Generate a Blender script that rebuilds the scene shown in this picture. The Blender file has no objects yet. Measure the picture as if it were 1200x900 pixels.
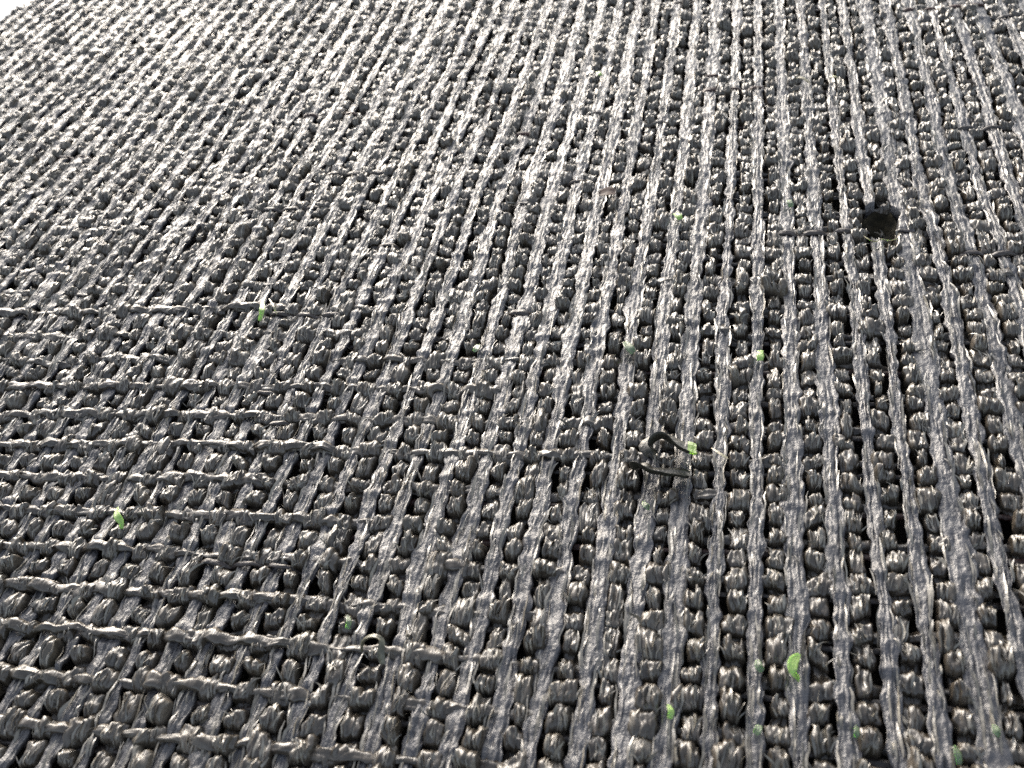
import bpy, math, random
import numpy as np
from mathutils import Vector, Matrix

random.seed(7)
rng = np.random.default_rng(11)
sc = bpy.context.scene
COL = sc.collection

# ---------------------------------------------------------------- measures
P = 0.003            # distance between two tape columns (m)
HC = 0.0667          # camera height over the mat
ROW = 0.71           # row pitch in units of P
F = 1229.6           # focal length in photo pixels (1200 wide)
RX = Vector((0.97411982, -0.00404352, 0.22599608))
RY = Vector((0.17042261, 0.66993716, -0.72259279))
RZ = Vector((-0.14848136, 0.7424068, 0.65328817))
U0, U1 = -47, 19     # tape columns (mat edge at U0)
V0, V1 = 4.0, 72.0   # extent along the tapes
K0, K1 = int(V0 / ROW), int(V1 / ROW)


def at(px, py, z=0.0):
    """point of the mat (in P units, x and y) seen at a place of the photo"""
    c = Vector((px - 600, -(py - 450), -F))
    d = Vector((RX.dot(c), RY.dot(c), RZ.dot(c)))
    t = (z * P - HC) / d.z
    return d.x * t / P, d.y * t / P


# ---------------------------------------------------------------- noise
TAB = rng.random((256, 256)).astype(np.float64)


def vnoise(x, y, seed=0):
    x = np.asarray(x, float) + seed * 17.31
    y = np.asarray(y, float) + seed * 9.77
    xi = np.floor(x).astype(int); yi = np.floor(y).astype(int)
    fx = x - xi; fy = y - yi
    fx = fx * fx * (3 - 2 * fx); fy = fy * fy * (3 - 2 * fy)
    a = TAB[xi & 255, yi & 255]; b = TAB[(xi + 1) & 255, yi & 255]
    c = TAB[xi & 255, (yi + 1) & 255]; d = TAB[(xi + 1) & 255, (yi + 1) & 255]
    return (a * (1 - fx) + b * fx) * (1 - fy) + (c * (1 - fx) + d * fx) * fy - 0.5


# the worn hole at the upper right of the photo
HOLE = at(1031, 262, 0.2)


def hole_drop(u, v):
    dx = (u - HOLE[0]) / 0.80; dy = (v - HOLE[1]) / 1.15
    r = np.sqrt(dx * dx + dy * dy) + 0.6 * vnoise(u * 2.3, v * 2.3, 5)
    t = np.clip((1.0 - r) / 0.14, 0, 1)
    return t * t * (3 - 2 * t)


def sag(u, v):
    """slow unevenness of the cloth"""
    return 0.15 * vnoise(u * 0.11, v * 0.09, 3) + 0.10 * vnoise(u * 0.33, v * 0.3, 4)


# ---------------------------------------------------------------- mesh helper
class MB:
    def __init__(self):
        self.v = []; self.q = []; self.m = []; self.n = 0

    def grid(self, pts, mat=0, wrap=False):
        """pts (a, b, 3) in P units"""
        a, b = pts.shape[:2]
        idx = np.arange(a * b).reshape(a, b) + self.n
        if wrap:
            idx = np.concatenate([idx, idx[:, :1]], 1)
        q = np.stack([idx[:-1, :-1], idx[:-1, 1:], idx[1:, 1:], idx[1:, :-1]], -1).reshape(-1, 4)
        self.v.append(pts.reshape(-1, 3)); self.q.append(q)
        self.m.append(np.full(len(q), mat, np.int32)); self.n += a * b

    def strips(self, pts, mat=0):
        """pts (n, s, 2, 3): n separate strips"""
        n, s, w = pts.shape[:3]
        idx = np.arange(n * s * w).reshape(n, s, w) + self.n
        q = np.stack([idx[:, :-1, :-1], idx[:, :-1, 1:], idx[:, 1:, 1:], idx[:, 1:, :-1]], -1).reshape(-1, 4)
        self.v.append(pts.reshape(-1, 3)); self.q.append(q)
        self.m.append(np.full(len(q), mat, np.int32)); self.n += n * s * w

    def build(self, name, mats, parent=None, origin=(0, 0, 0), smooth=True):
        v = np.concatenate(self.v) * P - np.array(origin)
        q = np.concatenate(self.q); m = np.concatenate(self.m)
        me = bpy.data.meshes.new(name)
        me.vertices.add(len(v)); me.vertices.foreach_set('co', v.astype(np.float32).ravel())
        me.loops.add(len(q) * 4); me.loops.foreach_set('vertex_index', q.astype(np.int32).ravel())
        me.polygons.add(len(q))
        me.polygons.foreach_set('loop_start', np.arange(0, len(q) * 4, 4, dtype=np.int32))
        me.polygons.foreach_set('material_index', m)
        me.polygons.foreach_set('use_smooth', np.full(len(q), smooth))
        for x in mats: me.materials.append(x)
        me.update(calc_edges=True)
        o = bpy.data.objects.new(name, me); COL.objects.link(o)
        o.location = origin
        if parent: o.parent = parent
        return o


# ---------------------------------------------------------------- materials
def mat_new(name):
    m = bpy.data.materials.new(name); m.use_nodes = True
    nt = m.node_tree
    return m, nt, nt.nodes['Principled BSDF']


def plastic(name, dark, light, rough, scale, stretch, bump, bscale, spec=0.5, tint=None, streak=(1, 1, 1), dust=0.0):
    m, nt, b = mat_new(name)
    N = nt.nodes; L = nt.links
    tc = N.new('ShaderNodeTexCoord')
    mp = N.new('ShaderNodeMapping'); mp.inputs['Scale'].default_value = stretch
    L.new(tc.outputs['Object'], mp.inputs['Vector'])
    n1 = N.new('ShaderNodeTexNoise'); n1.inputs['Scale'].default_value = scale; n1.inputs['Detail'].default_value = 5
    n1.inputs['Roughness'].default_value = 0.65
    L.new(mp.outputs['Vector'], n1.inputs['Vector'])
    cr = N.new('ShaderNodeValToRGB')
    cr.color_ramp.elements[0].position = 0.36; cr.color_ramp.elements[0].color = (*dark, 1)
    cr.color_ramp.elements[1].position = 0.66; cr.color_ramp.elements[1].color = (*light, 1)
    L.new(n1.outputs['Fac'], cr.inputs['Fac'])
    col = cr.outputs['Color']
    if tint:
        n3 = N.new('ShaderNodeTexNoise'); n3.inputs['Scale'].default_value = 150
        n3.inputs['Detail'].default_value = 2
        L.new(tc.outputs['Object'], n3.inputs['Vector'])
        r3 = N.new('ShaderNodeValToRGB')
        r3.color_ramp.elements[0].position = 0.55; r3.color_ramp.elements[0].color = (0, 0, 0, 1)
        r3.color_ramp.elements[1].position = 0.72; r3.color_ramp.elements[1].color = (1, 1, 1, 1)
        L.new(n3.outputs['Fac'], r3.inputs['Fac'])
        mx = N.new('ShaderNodeMixRGB'); mx.inputs['Color2'].default_value = (*tint, 1)
        L.new(r3.outputs['Color'], mx.inputs['Fac']); L.new(col, mx.inputs['Color1'])
        col = mx.outputs['Color']
    L.new(col, b.inputs['Base Color'])
    mr = N.new('ShaderNodeMapRange')
    mr.inputs['From Min'].default_value = 0.3; mr.inputs['From Max'].default_value = 0.7
    mr.inputs['To Min'].default_value = rough[0]; mr.inputs['To Max'].default_value = rough[1]
    L.new(n1.outputs['Fac'], mr.inputs['Value']); L.new(mr.outputs['Result'], b.inputs['Roughness'])
    b.inputs['Specular IOR Level'].default_value = spec
    n2 = N.new('ShaderNodeTexNoise'); n2.inputs['Scale'].default_value = bscale; n2.inputs['Detail'].default_value = 4
    n2.inputs['Roughness'].default_value = 0.6
    L.new(mp.outputs['Vector'], n2.inputs['Vector'])
    # fine lengthwise streaks of drawn plastic
    m2 = N.new('ShaderNodeMapping'); m2.inputs['Scale'].default_value = streak
    L.new(tc.outputs['Object'], m2.inputs['Vector'])
    n4 = N.new('ShaderNodeTexNoise'); n4.inputs['Scale'].default_value = 9.0 / P; n4.inputs['Detail'].default_value = 3
    L.new(m2.outputs['Vector'], n4.inputs['Vector'])
    ad = N.new('ShaderNodeMath'); ad.operation = 'MULTIPLY_ADD'; ad.inputs[1].default_value = 0.55
    L.new(n4.outputs['Fac'], ad.inputs[0]); L.new(n2.outputs['Fac'], ad.inputs[2])
    bp = N.new('ShaderNodeBump'); bp.inputs['Strength'].default_value = bump
    bp.inputs['Distance'].default_value = P * 0.06
    L.new(ad.outputs[0], bp.inputs['Height']); L.new(bp.outputs['Normal'], b.inputs['Normal'])
    if dust:
        # dried dust and faded patches, uneven over the whole mat
        n5 = N.new('ShaderNodeTexNoise'); n5.inputs['Scale'].default_value = 0.16 / P; n5.inputs['Detail'].default_value = 7
        n5.inputs['Roughness'].default_value = 0.72
        L.new(tc.outputs['Object'], n5.inputs['Vector'])
        r5 = N.new('ShaderNodeMapRange'); r5.inputs['From Min'].default_value = 0.46; r5.inputs['From Max'].default_value = 0.74
        r5.inputs['To Max'].default_value = dust
        L.new(n5.outputs['Fac'], r5.inputs['Value'])
        m5 = N.new('ShaderNodeMixRGB'); m5.inputs['Color2'].default_value = (0.17, 0.145, 0.11, 1)
        L.new(r5.outputs['Result'], m5.inputs['Fac']); L.new(col, m5.inputs['Color1']); L.new(m5.outputs['Color'], b.inputs['Base Color'])
        a5 = N.new('ShaderNodeMath'); a5.operation = 'MULTIPLY_ADD'; a5.inputs[1].default_value = 0.35
        L.new(r5.outputs['Result'], a5.inputs[0]); L.new(mr.outputs['Result'], a5.inputs[2]); L.new(a5.outputs[0], b.inputs['Roughness'])
    return m


S = 1 / P
M_YARN = plastic('yarn_plastic', (0.024, 0.018, 0.012), (0.076, 0.064, 0.051), (0.17, 0.36),
                 2.4 * S, (1.4, 0.6, 1), 0.45, 5.0 * S, 0.6, (0.036, 0.030, 0.020), (2.2, 0.35, 1), 0.3)
M_TAPE = plastic('tape_plastic', (0.022, 0.021, 0.024), (0.050, 0.048, 0.053), (0.34, 0.52),
                 3.5 * S, (1.0, 0.8, 1), 0.75, 8.0 * S, 0.8, None, (1.2, 0.7, 1), 0.22)
M_CROSS = plastic('cross_thread_plastic', (0.016, 0.012, 0.010), (0.050, 0.038, 0.032), (0.3, 0.5),
                  3.0 * S, (0.5, 1.6, 1), 0.6, 6.0 * S, 0.5)
M_RED = plastic('brown_thread_plastic', (0.022, 0.009, 0.007), (0.055, 0.026, 0.020), (0.35, 0.5),
                3.0 * S, (0.5, 1.6, 1), 0.6, 6.0 * S, 0.4)
M_FIB = plastic('fibre_plastic', (0.07, 0.063, 0.05), (0.22, 0.20, 0.165), (0.18, 0.32),
                2.0 * S, (1, 1, 1), 0.3, 6.0 * S, 0.6)  # paler than the yarn: glints on the fibrils put into their colour
M_GAP_SHADE = plastic('gap_shade_dark', (0.006, 0.005, 0.004), (0.014, 0.011, 0.009), (0.8, 0.95),
                 2.0 * S, (1, 1, 1), 0.8, 4.0 * S, 0.2)  # near-black of the added sheet that paints shade under the weave
M_SOIL = plastic('soil', (0.006, 0.005, 0.002), (0.026, 0.021, 0.011), (0.85, 0.95),
                 3.0 * S, (1, 1, 1), 1.0, 6.0 * S, 0.2)
M_PAVE = plastic('pale_paving', (0.72, 0.72, 0.72), (0.82, 0.82, 0.81), (0.7, 0.9),
                 60, (1, 1, 1), 0.3, 400, 0.3)


def leaf(name, dark, light, trans=0.25, rough=0.38):
    m = plastic(name, dark, light, (rough - 0.08, rough + 0.1), 2.2 * S, (2.2, 2.2, 2.2), 0.35, 5 * S, 0.5)
    b = m.node_tree.nodes['Principled BSDF']
    try:
        b.inputs['Subsurface Weight'].default_value = trans
        b.inputs['Subsurface Radius'].default_value = (0.0004, 0.0008, 0.0002)
        b.inputs['Subsurface Scale'].default_value = 1.0
    except Exception:
        pass
    return m


M_GREEN = leaf('fresh_grass', (0.15, 0.25, 0.05), (0.25, 0.37, 0.10))
M_PALE = leaf('pale_grass_and_sheen', (0.055, 0.080, 0.040), (0.10, 0.135, 0.075))  # also colours the strips that paint green sheen on loops
M_DRY = leaf('withered_grass', (0.007, 0.006, 0.004), (0.024, 0.024, 0.015), 0.0, 0.42)
M_OLIVE = leaf('olive_fibre', (0.05, 0.048, 0.03), (0.13, 0.125, 0.085), 0.0, 0.3)
M_FLAKE = leaf('brown_leaf', (0.022, 0.010, 0.006), (0.055, 0.026, 0.016), 0.0, 0.7)
M_STRAW = leaf('straw', (0.20, 0.17, 0.11), (0.34, 0.30, 0.21), 0.1, 0.45)

# ---------------------------------------------------------------- the mat
mat_root = bpy.data.objects.new('woven_mat', None); COL.objects.link(mat_root)
mat_root['label'] = 'dark grey woven plastic mat of flat tapes and lumpy looped yarns'
mat_root['category'] = 'mat'

# which tape / row crossings have the cross thread running over the tape
NU = U1 - U0 + 1; NK = K1 - K0 + 1
over = np.zeros((NK, NU), bool)
for k in range(NK):
    run = 0.0
    for i in range(NU):
        p = 0.0 if k % 2 else 0.022
        if i and over[k, i - 1]: p = 0.62
        over[k, i] = rng.random() < p


def wob(i, v):
    """sideways wander shared by neighbouring columns, with a little of its own"""
    return 0.26 * vnoise(v * 0.13, i * 0.19 + 0 * v, 1) + 0.06 * vnoise(v * 0.7 + i * 5.1, i * 1.7 + 0 * v, 2)


# rows where the tapes ride up over the thread below them: strong on the left of the mat
kk_, ii_ = np.meshgrid(np.arange(NK), np.arange(NU), indexing='ij')
def sstep(x):
    x = np.clip(x, 0, 1); return x * x * (3 - 2 * x)


LEFT = sstep((50 - ii_) / 22.0) * sstep((54 - kk_) / 30.0)
LEFT = np.clip(LEFT + 0.9 * vnoise(ii_ * 0.12, kk_ * 0.8, 43) * sstep((60 - kk_) / 20.0), 0, 1)
RIDGE = 0.0 + 0.05 * LEFT + 0.06 * np.clip(vnoise(ii_ * 0.16, kk_ * 0.9, 40), 0, 1)

# --- flat tapes
for i in range(NU):
    u0 = U0 + i
    nv = int((V1 - V0) / ROW) * 10
    v = np.linspace(V0, V1, nv)
    a = np.linspace(-1, 1, 17)
    jit = rng.normal(0, 0.035)
    V_, A_ = np.meshgrid(v, a, indexing='ij')
    base_w = 0.24 + rng.normal(0, 0.028)
    lv = np.interp(v, (K0 + np.arange(NK)) * ROW, LEFT[:, i])
    hw = base_w * (1 - 0.22 * lv) + 0.10 * vnoise(v * 0.35, np.full(nv, i * 2.3), 6)
    flare = 0.018 * np.cos(2 * np.pi * (v / ROW - 0.5))
    hl = np.clip(hw + flare + 0.13 * vnoise(v * 1.5, np.full(nv, i * 4.3), 7) + 0.09 * vnoise(v * 4.3, np.full(nv, i * 4.3), 51), 0.09, 0.42)
    hr = np.clip(hw + flare + 0.13 * vnoise(v * 1.5, np.full(nv, i * 4.3 + 60), 7) + 0.09 * vnoise(v * 4.3, np.full(nv, i * 4.3 + 60), 51), 0.09, 0.42)
    hw = 0.5 * (hl + hr)
    c = u0 + jit + wob(i, v)
    z = 0.20 - 0.05 * lv + 0.07 * np.clip((v - 14) / 14, 0, 1) * np.clip((54 - i) / 16, 0, 1) + 0.05 * np.clip((i - 30) / 20, 0, 1) + 0.07 * vnoise(v * 0.5, np.full(nv, i * 1.9), 8)
    # rises where it rides over a cross thread lying under it
    for k in range(NK):
        vk = (K0 + k + 0.5) * ROW
        s = slice(max(0, np.searchsorted(v, vk - 0.6)), np.searchsorted(v, vk + 0.6))
        amp = (-0.06 if over[k, i] else (RIDGE[k, i] if k % 2 else 0.01)) + 0.03 * rng.normal()
        z[s] += amp * np.exp(-((v[s] - vk) / 0.17) ** 2)
    Z = z[:, None] + 0.0 * A_
    tilt = 0.10 * vnoise(v * 0.6, np.full(nv, i * 6.1), 9)
    Z += A_ * tilt[:, None] * 0.5
    Z += -0.035 * np.abs(A_) ** 3
    Z += 0.05 * vnoise(A_ * 2.2 + i * 13, V_ * 1.1, 10)
    Z += 0.035 * vnoise(A_ * 3.0 + i * 13, V_ * 3.6, 11) + 0.03 * vnoise(A_ * 6.0 + i * 13, V_ * 9, 52)
    fold = vnoise(A_ * 4.0 + i * 5.3 + 0.4 * V_ * 0.3, V_ * 0.45, 12)
    Z += -0.06 * np.exp(-(fold / 0.035) ** 2)
    fold2 = vnoise(A_ * 5.0 + i * 8.3 + 0.5 * V_, V_ * 0.8, 44)
    Z += -0.035 * np.exp(-(fold2 / 0.03) ** 2)
    Uu = c[:, None] + np.where(A_ < 0, A_ * hl[:, None], A_ * hr[:, None]) + 0.05 * vnoise(A_ * 2 + i * 3.3, V_ * 2.2, 13)
    Z += sag(Uu, V_) - 0.85 * hole_drop(Uu, V_)
    b = MB()
    edge = np.stack([Uu, V_, Z], -1)
    lo = edge[:, -1:].copy(); lo[..., 2] -= 0.16; lo[..., 0] -= 0.04
    lo0 = edge[:, :1].copy(); lo0[..., 2] -= 0.16; lo0[..., 0] += 0.04
    full = np.concatenate([lo0, edge, lo], 1)
    b.grid(full)
    # slivers split off the tape
    n = int((V1 - V0) * 3.0)
    st = rng.integers(0, nv - 20, n)
    sgn = np.where(rng.random(n) < 0.5, -1, 1)
    aa = sgn * rng.uniform(0.3, 1.0, n)
    ln = rng.integers(4, 18, n)
    t = np.linspace(0, 1, 6)
    ii = np.clip((st[:, None] + ln[:, None] * t[None]).astype(int), 0, nv - 1)
    pu = c[ii] + aa[:, None] * hw[ii] + rng.normal(0, 0.06, n)[:, None] * t[None] ** 2
    pv = v[ii]
    ja = np.clip(((aa + 1) * 8).astype(int), 0, 16)
    pz = Z[ii, ja[:, None]] + 0.012 + rng.uniform(0.0, 0.10, n)[:, None] * np.sin(np.pi * t)[None] + rng.uniform(-.02, .08, n)[:, None] * t[None] ** 2
    w = rng.uniform(0.010, 0.028, n)[:, None] * (0.35 + np.sin(np.pi * t))[None]
    tz = rng.normal(0, 0.5, n)[:, None]
    L = np.stack([pu - w, pv, pz - w * tz], -1); Rr = np.stack([pu + w, pv, pz + w * tz], -1)
    b.strips(np.stack([L, Rr], 2), 1)
    b.build('flat_tape', [M_TAPE, M_FIB], mat_root)

# --- looped yarns: rows of rounded loops between the tapes
TH = np.linspace(-0.13 * np.pi, 1.13 * np.pi, 15)
NA = 27
AA = np.linspace(-1, 1, NA)
for i in range(-1, NU):
    uc0 = U0 + i + 0.5 + rng.normal(0, 0.04)
    if i == -1: uc0 = U0 - 0.42
    n = NK
    ks = np.arange(n)
    vk = (K0 + ks) * ROW + rng.normal(0, 0.035, n)
    odd = (ks % 2)
    lf = LEFT[:, min(max(i, 0), NU - 1)]
    vk = vk + rng.normal(0, 0.07, n) * (1 - lf) + 0.30 * (1 - lf) * vnoise(vk * 0.25, np.full(n, i * 9.1), 60)
    h = np.where(odd, 0.225, 0.24) + rng.normal(0, 0.05, n) * (1.35 - 0.5 * lf)
    hw = np.where(odd, 0.29 + 0.07 * lf, 0.285) + rng.normal(0, 0.05, n) * (1.3 - 0.5 * lf)
    rv = ROW * 0.42 * (1 + np.clip(rng.normal(0, 0.16, n), -0.3, 0.5) + np.where(rng.random(n) < 0.07, 0.5, 0.0))
    du = rng.normal(0, 0.04, n) + wob(i + 0.5, vk)
    sh = rng.normal(0, 0.22, n)
    flat = rng.random(n) < 0.10 * (1 - lf)
    h = np.where(flat, 0.12, h)
    nb = 3
    boff = np.clip(rng.normal(0, 0.15, (n, nb + 2)), -0.35, 0.25)
    bshift = rng.normal(0, 0.055, (n, nb + 2))
    # continuous ribbon bands, drifting from loop to loop
    bc = (AA * 0.5 + 0.5)[None, :] * nb + rng.normal(0, 0.35, n)[:, None] + 0.35 * vnoise(AA * 2.0, np.full(NA, i * 3.7), 14)[None, :]
    bj = np.clip(np.floor(bc).astype(int), 0, nb)
    fr = bc - np.floor(bc)
    groove = np.exp(-((fr) / 0.10) ** 2) + np.exp(-((1 - fr) / 0.10) ** 2)
    r = 1 + np.take_along_axis(boff, bj, 1) - 0.13 * groove            # (n, NA)
    bsh = np.take_along_axis(bshift, bj, 1)[:, None, :]
    r = r[:, None, :] + 0.34 * vnoise(AA[None, None, :] * 3 + i * 11.3, (ks[:, None, None] * 3.1 + TH[None, :, None] * 1.3), 15) + 0.17 * vnoise(AA[None, None, :] * 8 + i * 11.3, (ks[:, None, None] * 9.1 + TH[None, :, None] * 2.6), 41)
    cprof = np.sqrt(np.clip(1 - np.abs(AA) ** 4.5, 0, 1))[None, None, :]
    sT = np.sin(TH)[None, :, None]; cT = np.cos(TH)[None, :, None]
    H = h[:, None, None]; W = hw[:, None, None]; RV = rv[:, None, None]
    Un = uc0 + du[:, None, None] + W * AA[None, None, :] * (0.88 + 0.12 * np.clip(sT, 0, 1)) * (0.93 + 0.14 * (r - 1) * 2)
    Vn = vk[:, None, None] - cT * RV * (0.78 + 0.22 * cprof) * (1 + 0.5 * (r - 1)) + bsh * np.clip(sT, 0, 1) + sh[:, None, None] * W * AA[None, None, :]
    Zn = 0.06 + H * 1.15 * np.where(sT > 0, np.abs(sT) ** 0.75, sT * 1.2) * (0.35 + 0.65 * cprof) * r - 0.16 * (1 - cprof)
    Un = Un + 0.08 * vnoise(Vn * 5, Un * 5, 16) + 0.05 * vnoise(Vn * 11, Un * 11, 46)
    Zn = Zn + 0.10 * vnoise(Un * 5, Vn * 5, 17) + 0.08 * vnoise(Un * 11, Vn * 11, 47)
    Zn = Zn + sag(Un, Vn) - 0.85 * hole_drop(Un, Vn)
    G = np.stack([Un, Vn, Zn], -1)                                       # (n, T, NA, 3)
    b = MB()
    b.grid(G.reshape(n * len(TH), NA, 3))
    # fibrils peeling from the loops
    m = n * 8
    kk = rng.integers(0, n, m)
    ja = rng.integers(3, NA - 3, m)
    t = np.linspace(0, 1, 6)
    a0 = rng.uniform(0.5, 6.0, m); a1 = a0 + rng.uniform(2.5, 7.0, m)
    ti = np.clip(a0[:, None] + (a1 - a0)[:, None] * t[None], 0, len(TH) - 1)
    t0 = np.floor(ti).astype(int); t1 = np.minimum(t0 + 1, len(TH) - 1); ft = (ti - t0)[..., None]
    drift = rng.normal(0, 1.2, m)
    jj = np.clip((ja[:, None] + drift[:, None] * t[None]).round().astype(int), 0, NA - 1)
    base = G[kk[:, None], t0, jj] * (1 - ft) + G[kk[:, None], t1, jj] * ft
    lift = 0.012 + rng.uniform(0, 0.06, m)[:, None] * np.sin(np.pi * t)[None] + np.where(rng.random(m) < 0.40, rng.uniform(0.03, 0.20, m), 0.0)[:, None] * np.where(rng.random(m) < 0.5, 1, 0)[:, None] * t[None] ** 2
    lat = np.where(rng.random(m) < 0.4, rng.normal(0, 0.16, m), rng.normal(0, 0.02, m))
    base[..., 2] += lift
    base[..., 1] -= lift * 0.45
    base[..., 0] += lat[:, None] * t[None] ** 2
    w = rng.uniform(0.005, 0.026, m)[:, None] * (0.3 + np.sin(np.pi * t))[None]
    tz = rng.normal(0, 0.7, m)[:, None]
    off = np.stack([w, 0 * w, w * tz], -1)
    b.strips(np.stack([base - off, base + off], 2), 1)
    b.build('looped_yarn', [M_YARN, M_FIB], mat_root)

# --- cross threads
ang = np.linspace(-0.15 * np.pi, 1.15 * np.pi, 12)
uu = np.linspace(U0 - 0.6, U1 + 0.7, NU * 16)
tape_i = np.clip(np.round(uu - U0).astype(int), 0, NU - 1)
ph = np.abs(uu - np.round(uu))
for k in range(NK):
    ridge = k % 2 == 1
    lf = np.interp(uu, U0 + np.arange(NU), LEFT[k])
    jitv = 0.12 * vnoise(uu * 1.7, np.full(len(uu), k * 2.3), 19) + 0.05 * vnoise(uu * 0.3, np.full(len(uu), k * 3.3), 18)
    if ridge:      # lies on top of the weave on the left of the mat, dives under it elsewhere
        v0 = (K0 + k) * ROW + jitv
        br = sstep((vnoise(uu * 0.55, np.full(len(uu), k * 8.7), 57) - 0.27) / 0.14)    # short bridges elsewhere
        lf = np.clip(lf + 0.6 * vnoise(uu * 0.45, np.full(len(uu), k * 6.3), 56) * lf, 0, 1)
        lf = np.maximum(lf, 0.72 * br)
        z = -0.16 + 0.37 * lf + 0.16 * vnoise(uu * 1.6, np.full(len(uu), k * 5.3), 20) + 0.05 * np.cos(2 * np.pi * uu) * lf
        rad = (0.130 + 0.12 * vnoise(uu * 1.1, np.full(len(uu), k * 4.1), 21) + 0.08 * vnoise(uu * 3.1, np.full(len(uu), k * 4.1), 55))[:, None]
        wild = 1.0
    else:
        v0 = (K0 + k + 0.5) * ROW + jitv
        on = over[k, tape_i].astype(float)
        ker = np.hanning(9); ker /= ker.sum()
        prof = np.convolve(np.where(ph < 0.34, on, 0.55 * on), ker, 'same')
        z = -0.12 + 0.36 * prof + 0.06 * vnoise(uu * 1.3, np.full(len(uu), k * 5.3), 20)
        rad = (0.085 + 0.06 * vnoise(uu * 0.8, np.full(len(uu), k * 4.1), 21))[:, None]
        wild = 0.5
    rr = rad * (1 + 0.7 * wild * vnoise(ang[None, :] * 2.2 + k * 3, uu[:, None] * 1.9, 22) + 0.7 * wild * vnoise(ang[None, :] * 3.5 + k * 3, uu[:, None] * 6, 23))
    Vt = v0[:, None] - np.cos(ang)[None] * rr * 1.15
    Zt = z[:, None] + np.sin(ang)[None] * rr * 0.85
    Ut = uu[:, None] + 0 * Vt
    Zt = Zt + sag(Ut, Vt) - 0.6 * hole_drop(Ut, Vt)
    b = MB(); b.grid(np.stack([Ut, Vt, Zt], -1))
    red = (not ridge) and rng.random() < 0.3
    b.build('cross_thread', [M_RED if red else (M_YARN if ridge else M_CROSS)], mat_root)

# --- added dark sheet under the weave, painting gap shade, closed at the edges
b = MB()
e0, e1 = U0 - 0.55, U1 + 0.6
for z in (-0.95, -1.05):
    b.grid(np.array([[[e0, V0 - .3, z], [e1, V0 - .3, z]], [[e0, V1 + .2, z], [e1, V1 + .2, z]]], float))
b.build('added_gap_shade', [M_GAP_SHADE], mat_root, smooth=False)
# folded hem along the visible edge
v = np.linspace(V0 - .3, V1 + .2, 700)
an = np.linspace(0.45 * np.pi, 1.5 * np.pi, 12)
rr = 0.52 * (1 + 0.25 * vnoise(an[None, :] * 1.5, v[:, None] * 1.4, 24) + 0.12 * vnoise(an[None, :] * 3, v[:, None] * 5, 25))
hx = U0 - 0.62 + np.cos(an)[None] * rr * 0.5 + 0.06 * vnoise(v[:, None] * .7, 0 * v[:, None], 26)
hz = -0.47 + np.sin(an)[None] * rr * 1.05
b = MB(); b.grid(np.stack([hx, v[:, None] + 0 * hx, hz + sag(hx, v[:, None] + 0 * hx)], -1))
b.build('edge_hem', [M_YARN], mat_root)


# ---------------------------------------------------------------- loose bits on the mat
def tag(o, label, cat, group=None):
    o['label'] = label; o['category'] = cat
    if group: o['group'] = group
    return o


def blade(name, pix, width, mats, lift=0.0, thick=0.05, groove=0.25, roll=0.0, mat_at=None, taper=(0.35, 0.6), z0=0.36):
    """a curved strip of leaf through photo places pix = [(x, y, height), ...]"""
    pts = np.array([(*at(x, y, z0 + z), z0 + z + lift) for x, y, z in pix])
    # smooth resample
    n = 28
    t = np.linspace(0, len(pts) - 1, n)
    P4 = np.concatenate([2 * pts[:1] - pts[1:2], pts, 2 * pts[-1:] - pts[-2:-1]])
    out = []
    for x in t:
        i = min(int(x), len(pts) - 2); f = x - i
        p0, p1, p2, p3 = P4[i], P4[i + 1], P4[i + 2], P4[i + 3]
        out.append(0.5 * (2 * p1 + (p2 - p0) * f + (2 * p0 - 5 * p1 + 4 * p2 - p3) * f ** 2 + (3 * p1 - p0 - 3 * p2 + p3) * f ** 3))
    C = np.array(out)
    C[:, 2] += sag(C[:, 0], C[:, 1])
    T = np.gradient(C, axis=0); T /= np.linalg.norm(T, axis=1)[:, None]
    up = np.array([0, 0, 1.0])
    B = np.cross(T, up); B /= np.linalg.norm(B, axis=1)[:, None] + 1e-9
    Nn = np.cross(B, T)
    s = np.linspace(0, 1, n)
    rl = (roll if np.ndim(roll) else np.array([roll, roll]))
    ra = np.interp(s, np.linspace(0, 1, len(rl)), rl)
    Bq = B * np.cos(ra)[:, None] + Nn * np.sin(ra)[:, None]
    Nq = -B * np.sin(ra)[:, None] + Nn * np.cos(ra)[:, None]
    w = width * np.minimum(1, np.minimum(taper[0] + s * 4, taper[1] + (1 - s) * 4)) * (1 + 0.12 * np.sin(s * 9 + len(pix)))
    prof = []
    aa = np.linspace(-1, 1, 9)
    for sgn in (1, -1):
        for q in (aa if sgn == 1 else aa[::-1]):
            off = groove * width * q * q + sgn * thick * 0.5 * (1 - 0.7 * q * q) * (1 + 0.3 * math.cos(q * 14))
            prof.append((q, off))
    prof = np.array(prof)
    G = C[:, None] + Bq[:, None] * (w[:, None] * prof[None, :, 0])[..., None] + Nq[:, None] * prof[None, :, 1][..., None]
    capa = np.repeat(G[:1].mean(1, keepdims=True), G.shape[1], 1); capb = np.repeat(G[-1:].mean(1, keepdims=True), G.shape[1], 1)
    G = np.concatenate([capa, G, capb], 0)
    m = MB(); m.grid(G, 0, True)
    org = C[n // 2] * P
    o = m.build(name, mats, None, org)
    if mat_at:
        f0, f1, mi = mat_at
        npoly = len(o.data.polygons); per = G.shape[1]
        for pi in range(npoly):
            row = pi // per / (G.shape[0] - 1)
            if f0 <= row <= f1: o.data.polygons[pi].material_index = mi
    return o


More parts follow.
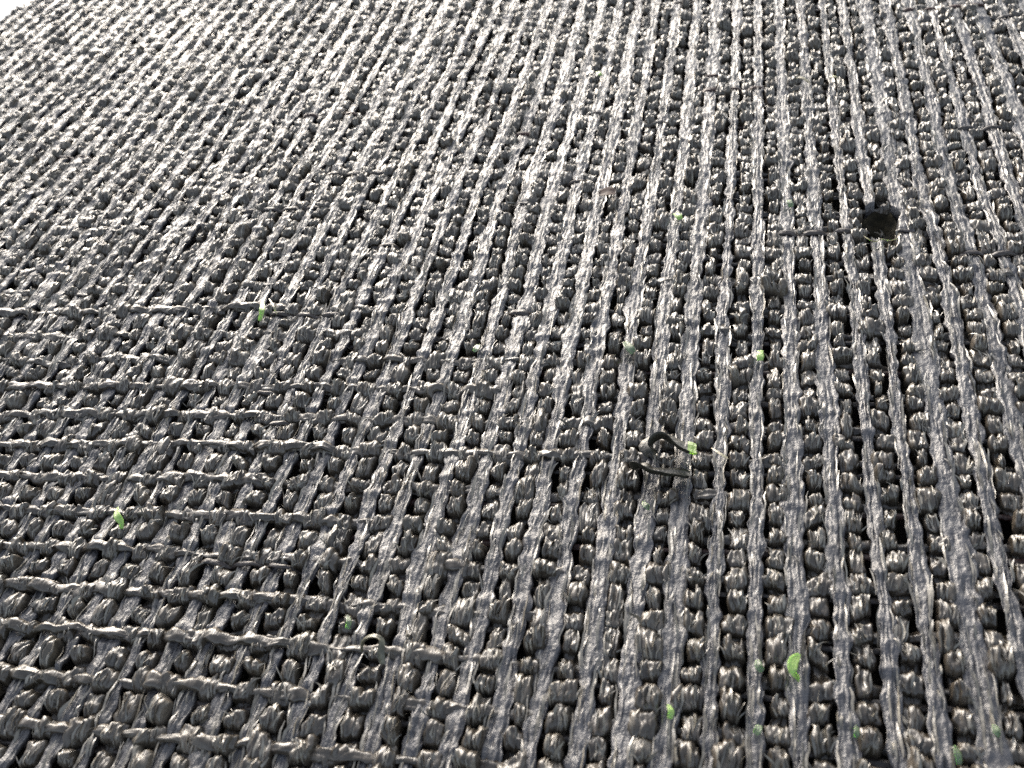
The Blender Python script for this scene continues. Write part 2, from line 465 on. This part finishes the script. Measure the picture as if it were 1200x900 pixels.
GR = 'grass bits scattered over the mat'
tag(blade('grass_clipping', [(936, 767, 0.02), (929, 776, 0.20), (929, 787, 0.22), (936, 797, 0.0)], 0.115, [M_GREEN], roll=0.35),
    'brightest fresh green grass clipping, curved upright beside a looped yarn', 'grass clipping', GR)
tag(blade('grass_clipping', [(139, 596, 0.05), (138, 605, 0.18), (143, 613, 0.10), (144, 621, -0.05)], 0.10, [M_GREEN], roll=-0.3),
    'green grass clipping at the left of the mat, bent with a thin tail', 'grass clipping', GR)
tag(blade('grass_clipping', [(309, 354, 0.10), (308, 364, 0.22), (307, 372, 0.12), (305, 378, 0.0)], 0.085, [M_GREEN], roll=0.2),
    'slim upright green grass blade beside a dark curled fibre', 'grass clipping', GR)
tag(blade('grass_clipping', [(732, 402, 0.0), (737, 408, 0.12), (742, 416, 0.0)], 0.15, [M_PALE], roll=0.3),
    'dusty pale green leaf scrap lying slanted above the curled withered blades', 'leaf scrap', GR)
tag(blade('grass_clipping', [(891, 412, 0.08), (891, 418, 0.12), (891, 423, 0.05)], 0.105, [M_GREEN], taper=(1, 1), groove=0.05),
    'small square cut green leaf piece on a looped yarn', 'leaf scrap', GR)
tag(blade('grass_clipping', [(556, 412, 0.05), (558, 408, 0.1), (561, 404, 0.05)], 0.10, [M_PALE]),
    'tiny pale green fleck on a loop in the middle of the mat', 'leaf scrap', GR)
tag(blade('grass_clipping', [(792, 252, 0.08), (795, 255, 0.12), (797, 259, 0.05)], 0.12, [M_GREEN], taper=(1, 1)),
    'small light green fleck left of the soil filled hole', 'leaf scrap', GR)
tag(blade('grass_clipping', [(924, 237, 0.08), (925, 240, 0.12), (927, 245, 0.05)], 0.10, [M_PALE], taper=(1, 1)),
    'tiny green fleck nearest to the soil filled hole', 'leaf scrap', GR)
tag(blade('grass_clipping', [(700, 83, 0.08), (702, 85, 0.12), (705, 87, 0.05)], 0.10, [M_GREEN], taper=(1, 1)),
    'farthest bright green speck near the top of the mat', 'leaf scrap', GR)
tag(blade('grass_clipping', [(972, 91, 0.08), (977, 90, 0.14), (981, 91, 0.05)], 0.10, [M_STRAW]),
    'tiny pale yellow speck beside a bent straw near the top', 'leaf scrap', GR)
tag(blade('grass_clipping', [(1119, 874, -0.02), (1122, 884, 0.1), (1124, 896, 0.0)], 0.08, [M_PALE], roll=0.4),  # green sheen on loops made as a strip, here and in the next three
    'dull green strip painting a sheen deep between loops at the bottom right corner', 'leaf scrap', GR)
tag(blade('grass_clipping', [(1165, 850, 0.0), (1168, 857, 0.1), (1171, 862, 0.0)], 0.08, [M_PALE]),
    'pale greenish strip painting a sheen on a loop nearest the right border', 'leaf scrap', GR)
tag(blade('grass_clipping', [(888, 774, -0.02), (889, 781, 0.03), (893, 787, -0.05)], 0.085, [M_PALE]),
    'pale green strip painting a sheen just left of the brightest grass clipping', 'leaf scrap', GR)
tag(blade('grass_clipping', [(890, 850, 0.0), (888, 855, 0.05), (885, 860, 0.0)], 0.085, [M_PALE]),
    'pale green strip painting a sheen on a loop below the brightest grass clipping', 'leaf scrap', GR)
tag(blade('grass_clipping', [(783, 826, 0.02), (786, 833, 0.10), (785, 842, 0.0)], 0.07, [M_GREEN], roll=0.4),
    'narrow green sliver on a loop at the bottom centre right', 'leaf scrap', GR)
tag(blade('grass_clipping', [(407, 722, 0.05), (409, 730, 0.10), (407, 738, 0.0)], 0.07, [M_PALE], roll=0.5),
    'yellowish green sliver beside the arched dark fibre', 'leaf scrap', GR)
tag(blade('grass_clipping', [(753, 588, 0.03), (757, 592, 0.10), (760, 596, 0.0)], 0.08, [M_PALE]),
    'pale green fleck below the lower withered blade', 'leaf scrap', GR)
tag(blade('grass_clipping', [(1003, 850, 0.0), (1004, 858, 0.08), (1002, 864, 0.0)], 0.06, [M_PALE], roll=0.4),  # another green sheen, put in as a coloured sliver
    'thin greenish sliver painting a sheen right of the two pale green strips', 'leaf scrap', GR)
# withered blades with green tips
o = blade('withered_blade', [(764, 534, -0.10), (764, 521, 0.15), (775, 513, 0.34), (787, 519, 0.30), (799, 527, 0.24), (815, 531, 0.12)], 0.34,
          [M_DRY, M_GREEN], roll=(0.3, 0.8, 0.9, 0.7, 0.2), mat_at=(0.84, 1.0, 1), thick=0.035, groove=0.5)
tag(o, 'upper curled withered grass blade arching up to a green tip', 'grass blade', 'withered curled blades')
o = blade('withered_blade', [(742, 550, 0.05), (750, 546, 0.30), (762, 553, 0.26), (780, 556, 0.2), (795, 557, 0.18), (807, 560, 0.12)], 0.27,
          [M_DRY, M_GREEN], roll=(0.7, 0.8, 0.5, 0.5), mat_at=(0.955, 1.0, 1), thick=0.035, groove=0.5)
tag(o, 'lower withered grass blade lying nearly straight with cut green end', 'grass blade', 'withered curled blades')
o = blade('curled_fibre', [(425, 764, 0.0), (427, 752, 0.3), (438, 747, 0.45), (447, 752, 0.4), (446, 764, 0.3), (448, 779, 0.05)], 0.085,
          [M_OLIVE], roll=0.5, thick=0.03, groove=0.5)
tag(o, 'dark thin fibre arched in a loop over the lower left of the mat', 'fibre')
tag(blade('straw_piece', [(834, 525, 0.0), (843, 531, 0.1), (853, 538, 0.08)], 0.035, [M_STRAW], thick=0.03),
    'short pale straw right of the curled withered blades', 'straw')
tag(blade('straw_piece', [(933, 92, 0.1), (940, 92, 0.16), (948, 97, 0.08)], 0.07, [M_STRAW], thick=0.05),
    'bent whitish straw near the top right of the mat', 'straw')
tag(blade('curled_fibre', [(316, 352, 0.05), (321, 360, 0.25), (325, 370, 0.05)], 0.035, [M_STRAW], thick=0.02),
    'pale hair like fibre just right of the slim green blade', 'fibre')

# brown leaf scraps
tag(blade('leaf_scrap', [(702, 228, 0.08), (712, 225, 0.14), (721, 226, 0.08)], 0.26, [M_FLAKE]),
    'reddish brown withered leaf flake lying flat in the upper middle', 'leaf scrap', 'brown leaf flakes')

o = blade('torn_edge', [(1012, 279, 0.0), (1019, 283, 0.10), (1026, 285, 0.06), (1033, 282, 0.12), (1042, 284, 0.05), (1052, 281, 0.02)], 0.05, [M_STRAW], roll=0.7, thick=0.03)
o.parent = mat_root

# soil lodged in the hole
m = MB()
nr, na = 14, 40
r = np.linspace(0, 1, nr)[:, None]; th = np.linspace(0, 2 * np.pi, na, endpoint=False)[None]
x = np.cos(th) * r; y = np.sin(th) * r
lump = 0.16 * vnoise(x * 3 + 5, y * 3 + 5, 30) + 0.16 * vnoise(x * 7 + 5, y * 7 + 5, 31) + 0.08 * vnoise(x * 15 + 5, y * 15 + 5, 32)
rad = 1 + 0.25 * vnoise(np.cos(th) * 2 + 3, np.sin(th) * 2 + 3, 33)
zz = -0.42 + 0.58 * r ** 3 + lump * 1.3
zz = np.where(r > 0.92, -0.9, zz)
G = np.stack([HOLE[0] + x * rad * 0.82, HOLE[1] + y * rad * 1.2, zz + 0 * x], -1)
m.grid(G, 0, True)
o = m.build('soil_clump', [M_SOIL], None, (HOLE[0] * P, HOLE[1] * P, -0.9 * P))
tag(o, 'dark brown soil filling a worn hole in the mat at upper right', 'soil')

# ---------------------------------------------------------------- ground beyond the edge
me = bpy.data.meshes.new('pavement')
g = 60.0; zg = -1.12 * P
me.from_pydata([(-g, -g, zg), (g, -g, zg), (g, g, zg), (-g, g, zg)], [], [(0, 1, 2, 3)])
me.materials.append(M_PAVE)
pv = bpy.data.objects.new('pavement', me); COL.objects.link(pv); pv['kind'] = 'structure'

# ---------------------------------------------------------------- camera
cam = bpy.data.cameras.new('camera'); co = bpy.data.objects.new('camera', cam); COL.objects.link(co)
Mx = Matrix(((RX.x, RX.y, RX.z, 0), (RY.x, RY.y, RY.z, 0), (RZ.x, RZ.y, RZ.z, HC), (0, 0, 0, 1)))
co.matrix_world = Mx
cam.sensor_width = 36; cam.lens = F / 1200 * 36
cam.clip_start = 0.002; cam.clip_end = 500
cam.dof.use_dof = True; cam.dof.focus_distance = 0.100; cam.dof.aperture_fstop = 75
sc.camera = co

# ---------------------------------------------------------------- light
SUN_AZ = math.radians(119)   # counted from +X towards +Y
SUN_EL = math.radians(18)
w = bpy.data.worlds.new('World'); sc.world = w; w.use_nodes = True
nt = w.node_tree
bg = nt.nodes['Background']
sky = nt.nodes.new('ShaderNodeTexSky'); sky.sky_type = 'NISHITA'
sky.sun_disc = False; sky.sun_elevation = SUN_EL; sky.sun_rotation = math.pi / 2 - SUN_AZ
sky.air_density = 1.0; sky.dust_density = 4.0; sky.ozone_density = 1.0
hs = nt.nodes.new('ShaderNodeHueSaturation'); hs.inputs['Saturation'].default_value = 0.55   # thin overcast
nt.links.new(sky.outputs['Color'], hs.inputs['Color']); nt.links.new(hs.outputs['Color'], bg.inputs['Color']); bg.inputs['Strength'].default_value = 0.15
sl = bpy.data.lights.new('sun', 'SUN'); sl.energy = 0.95; sl.angle = math.radians(50); sl.color = (1.0, 0.995, 0.99)
so = bpy.data.objects.new('sun', sl); COL.objects.link(so)
d = Vector((math.cos(SUN_AZ) * math.cos(SUN_EL), math.sin(SUN_AZ) * math.cos(SUN_EL), math.sin(SUN_EL)))
so.rotation_euler = d.to_track_quat('Z', 'Y').to_euler()

sc.view_settings.view_transform = 'Standard'; sc.view_settings.look = 'None'
sc.view_settings.exposure = 1.6; sc.view_settings.gamma = 1
sc.cycles.use_denoising = False
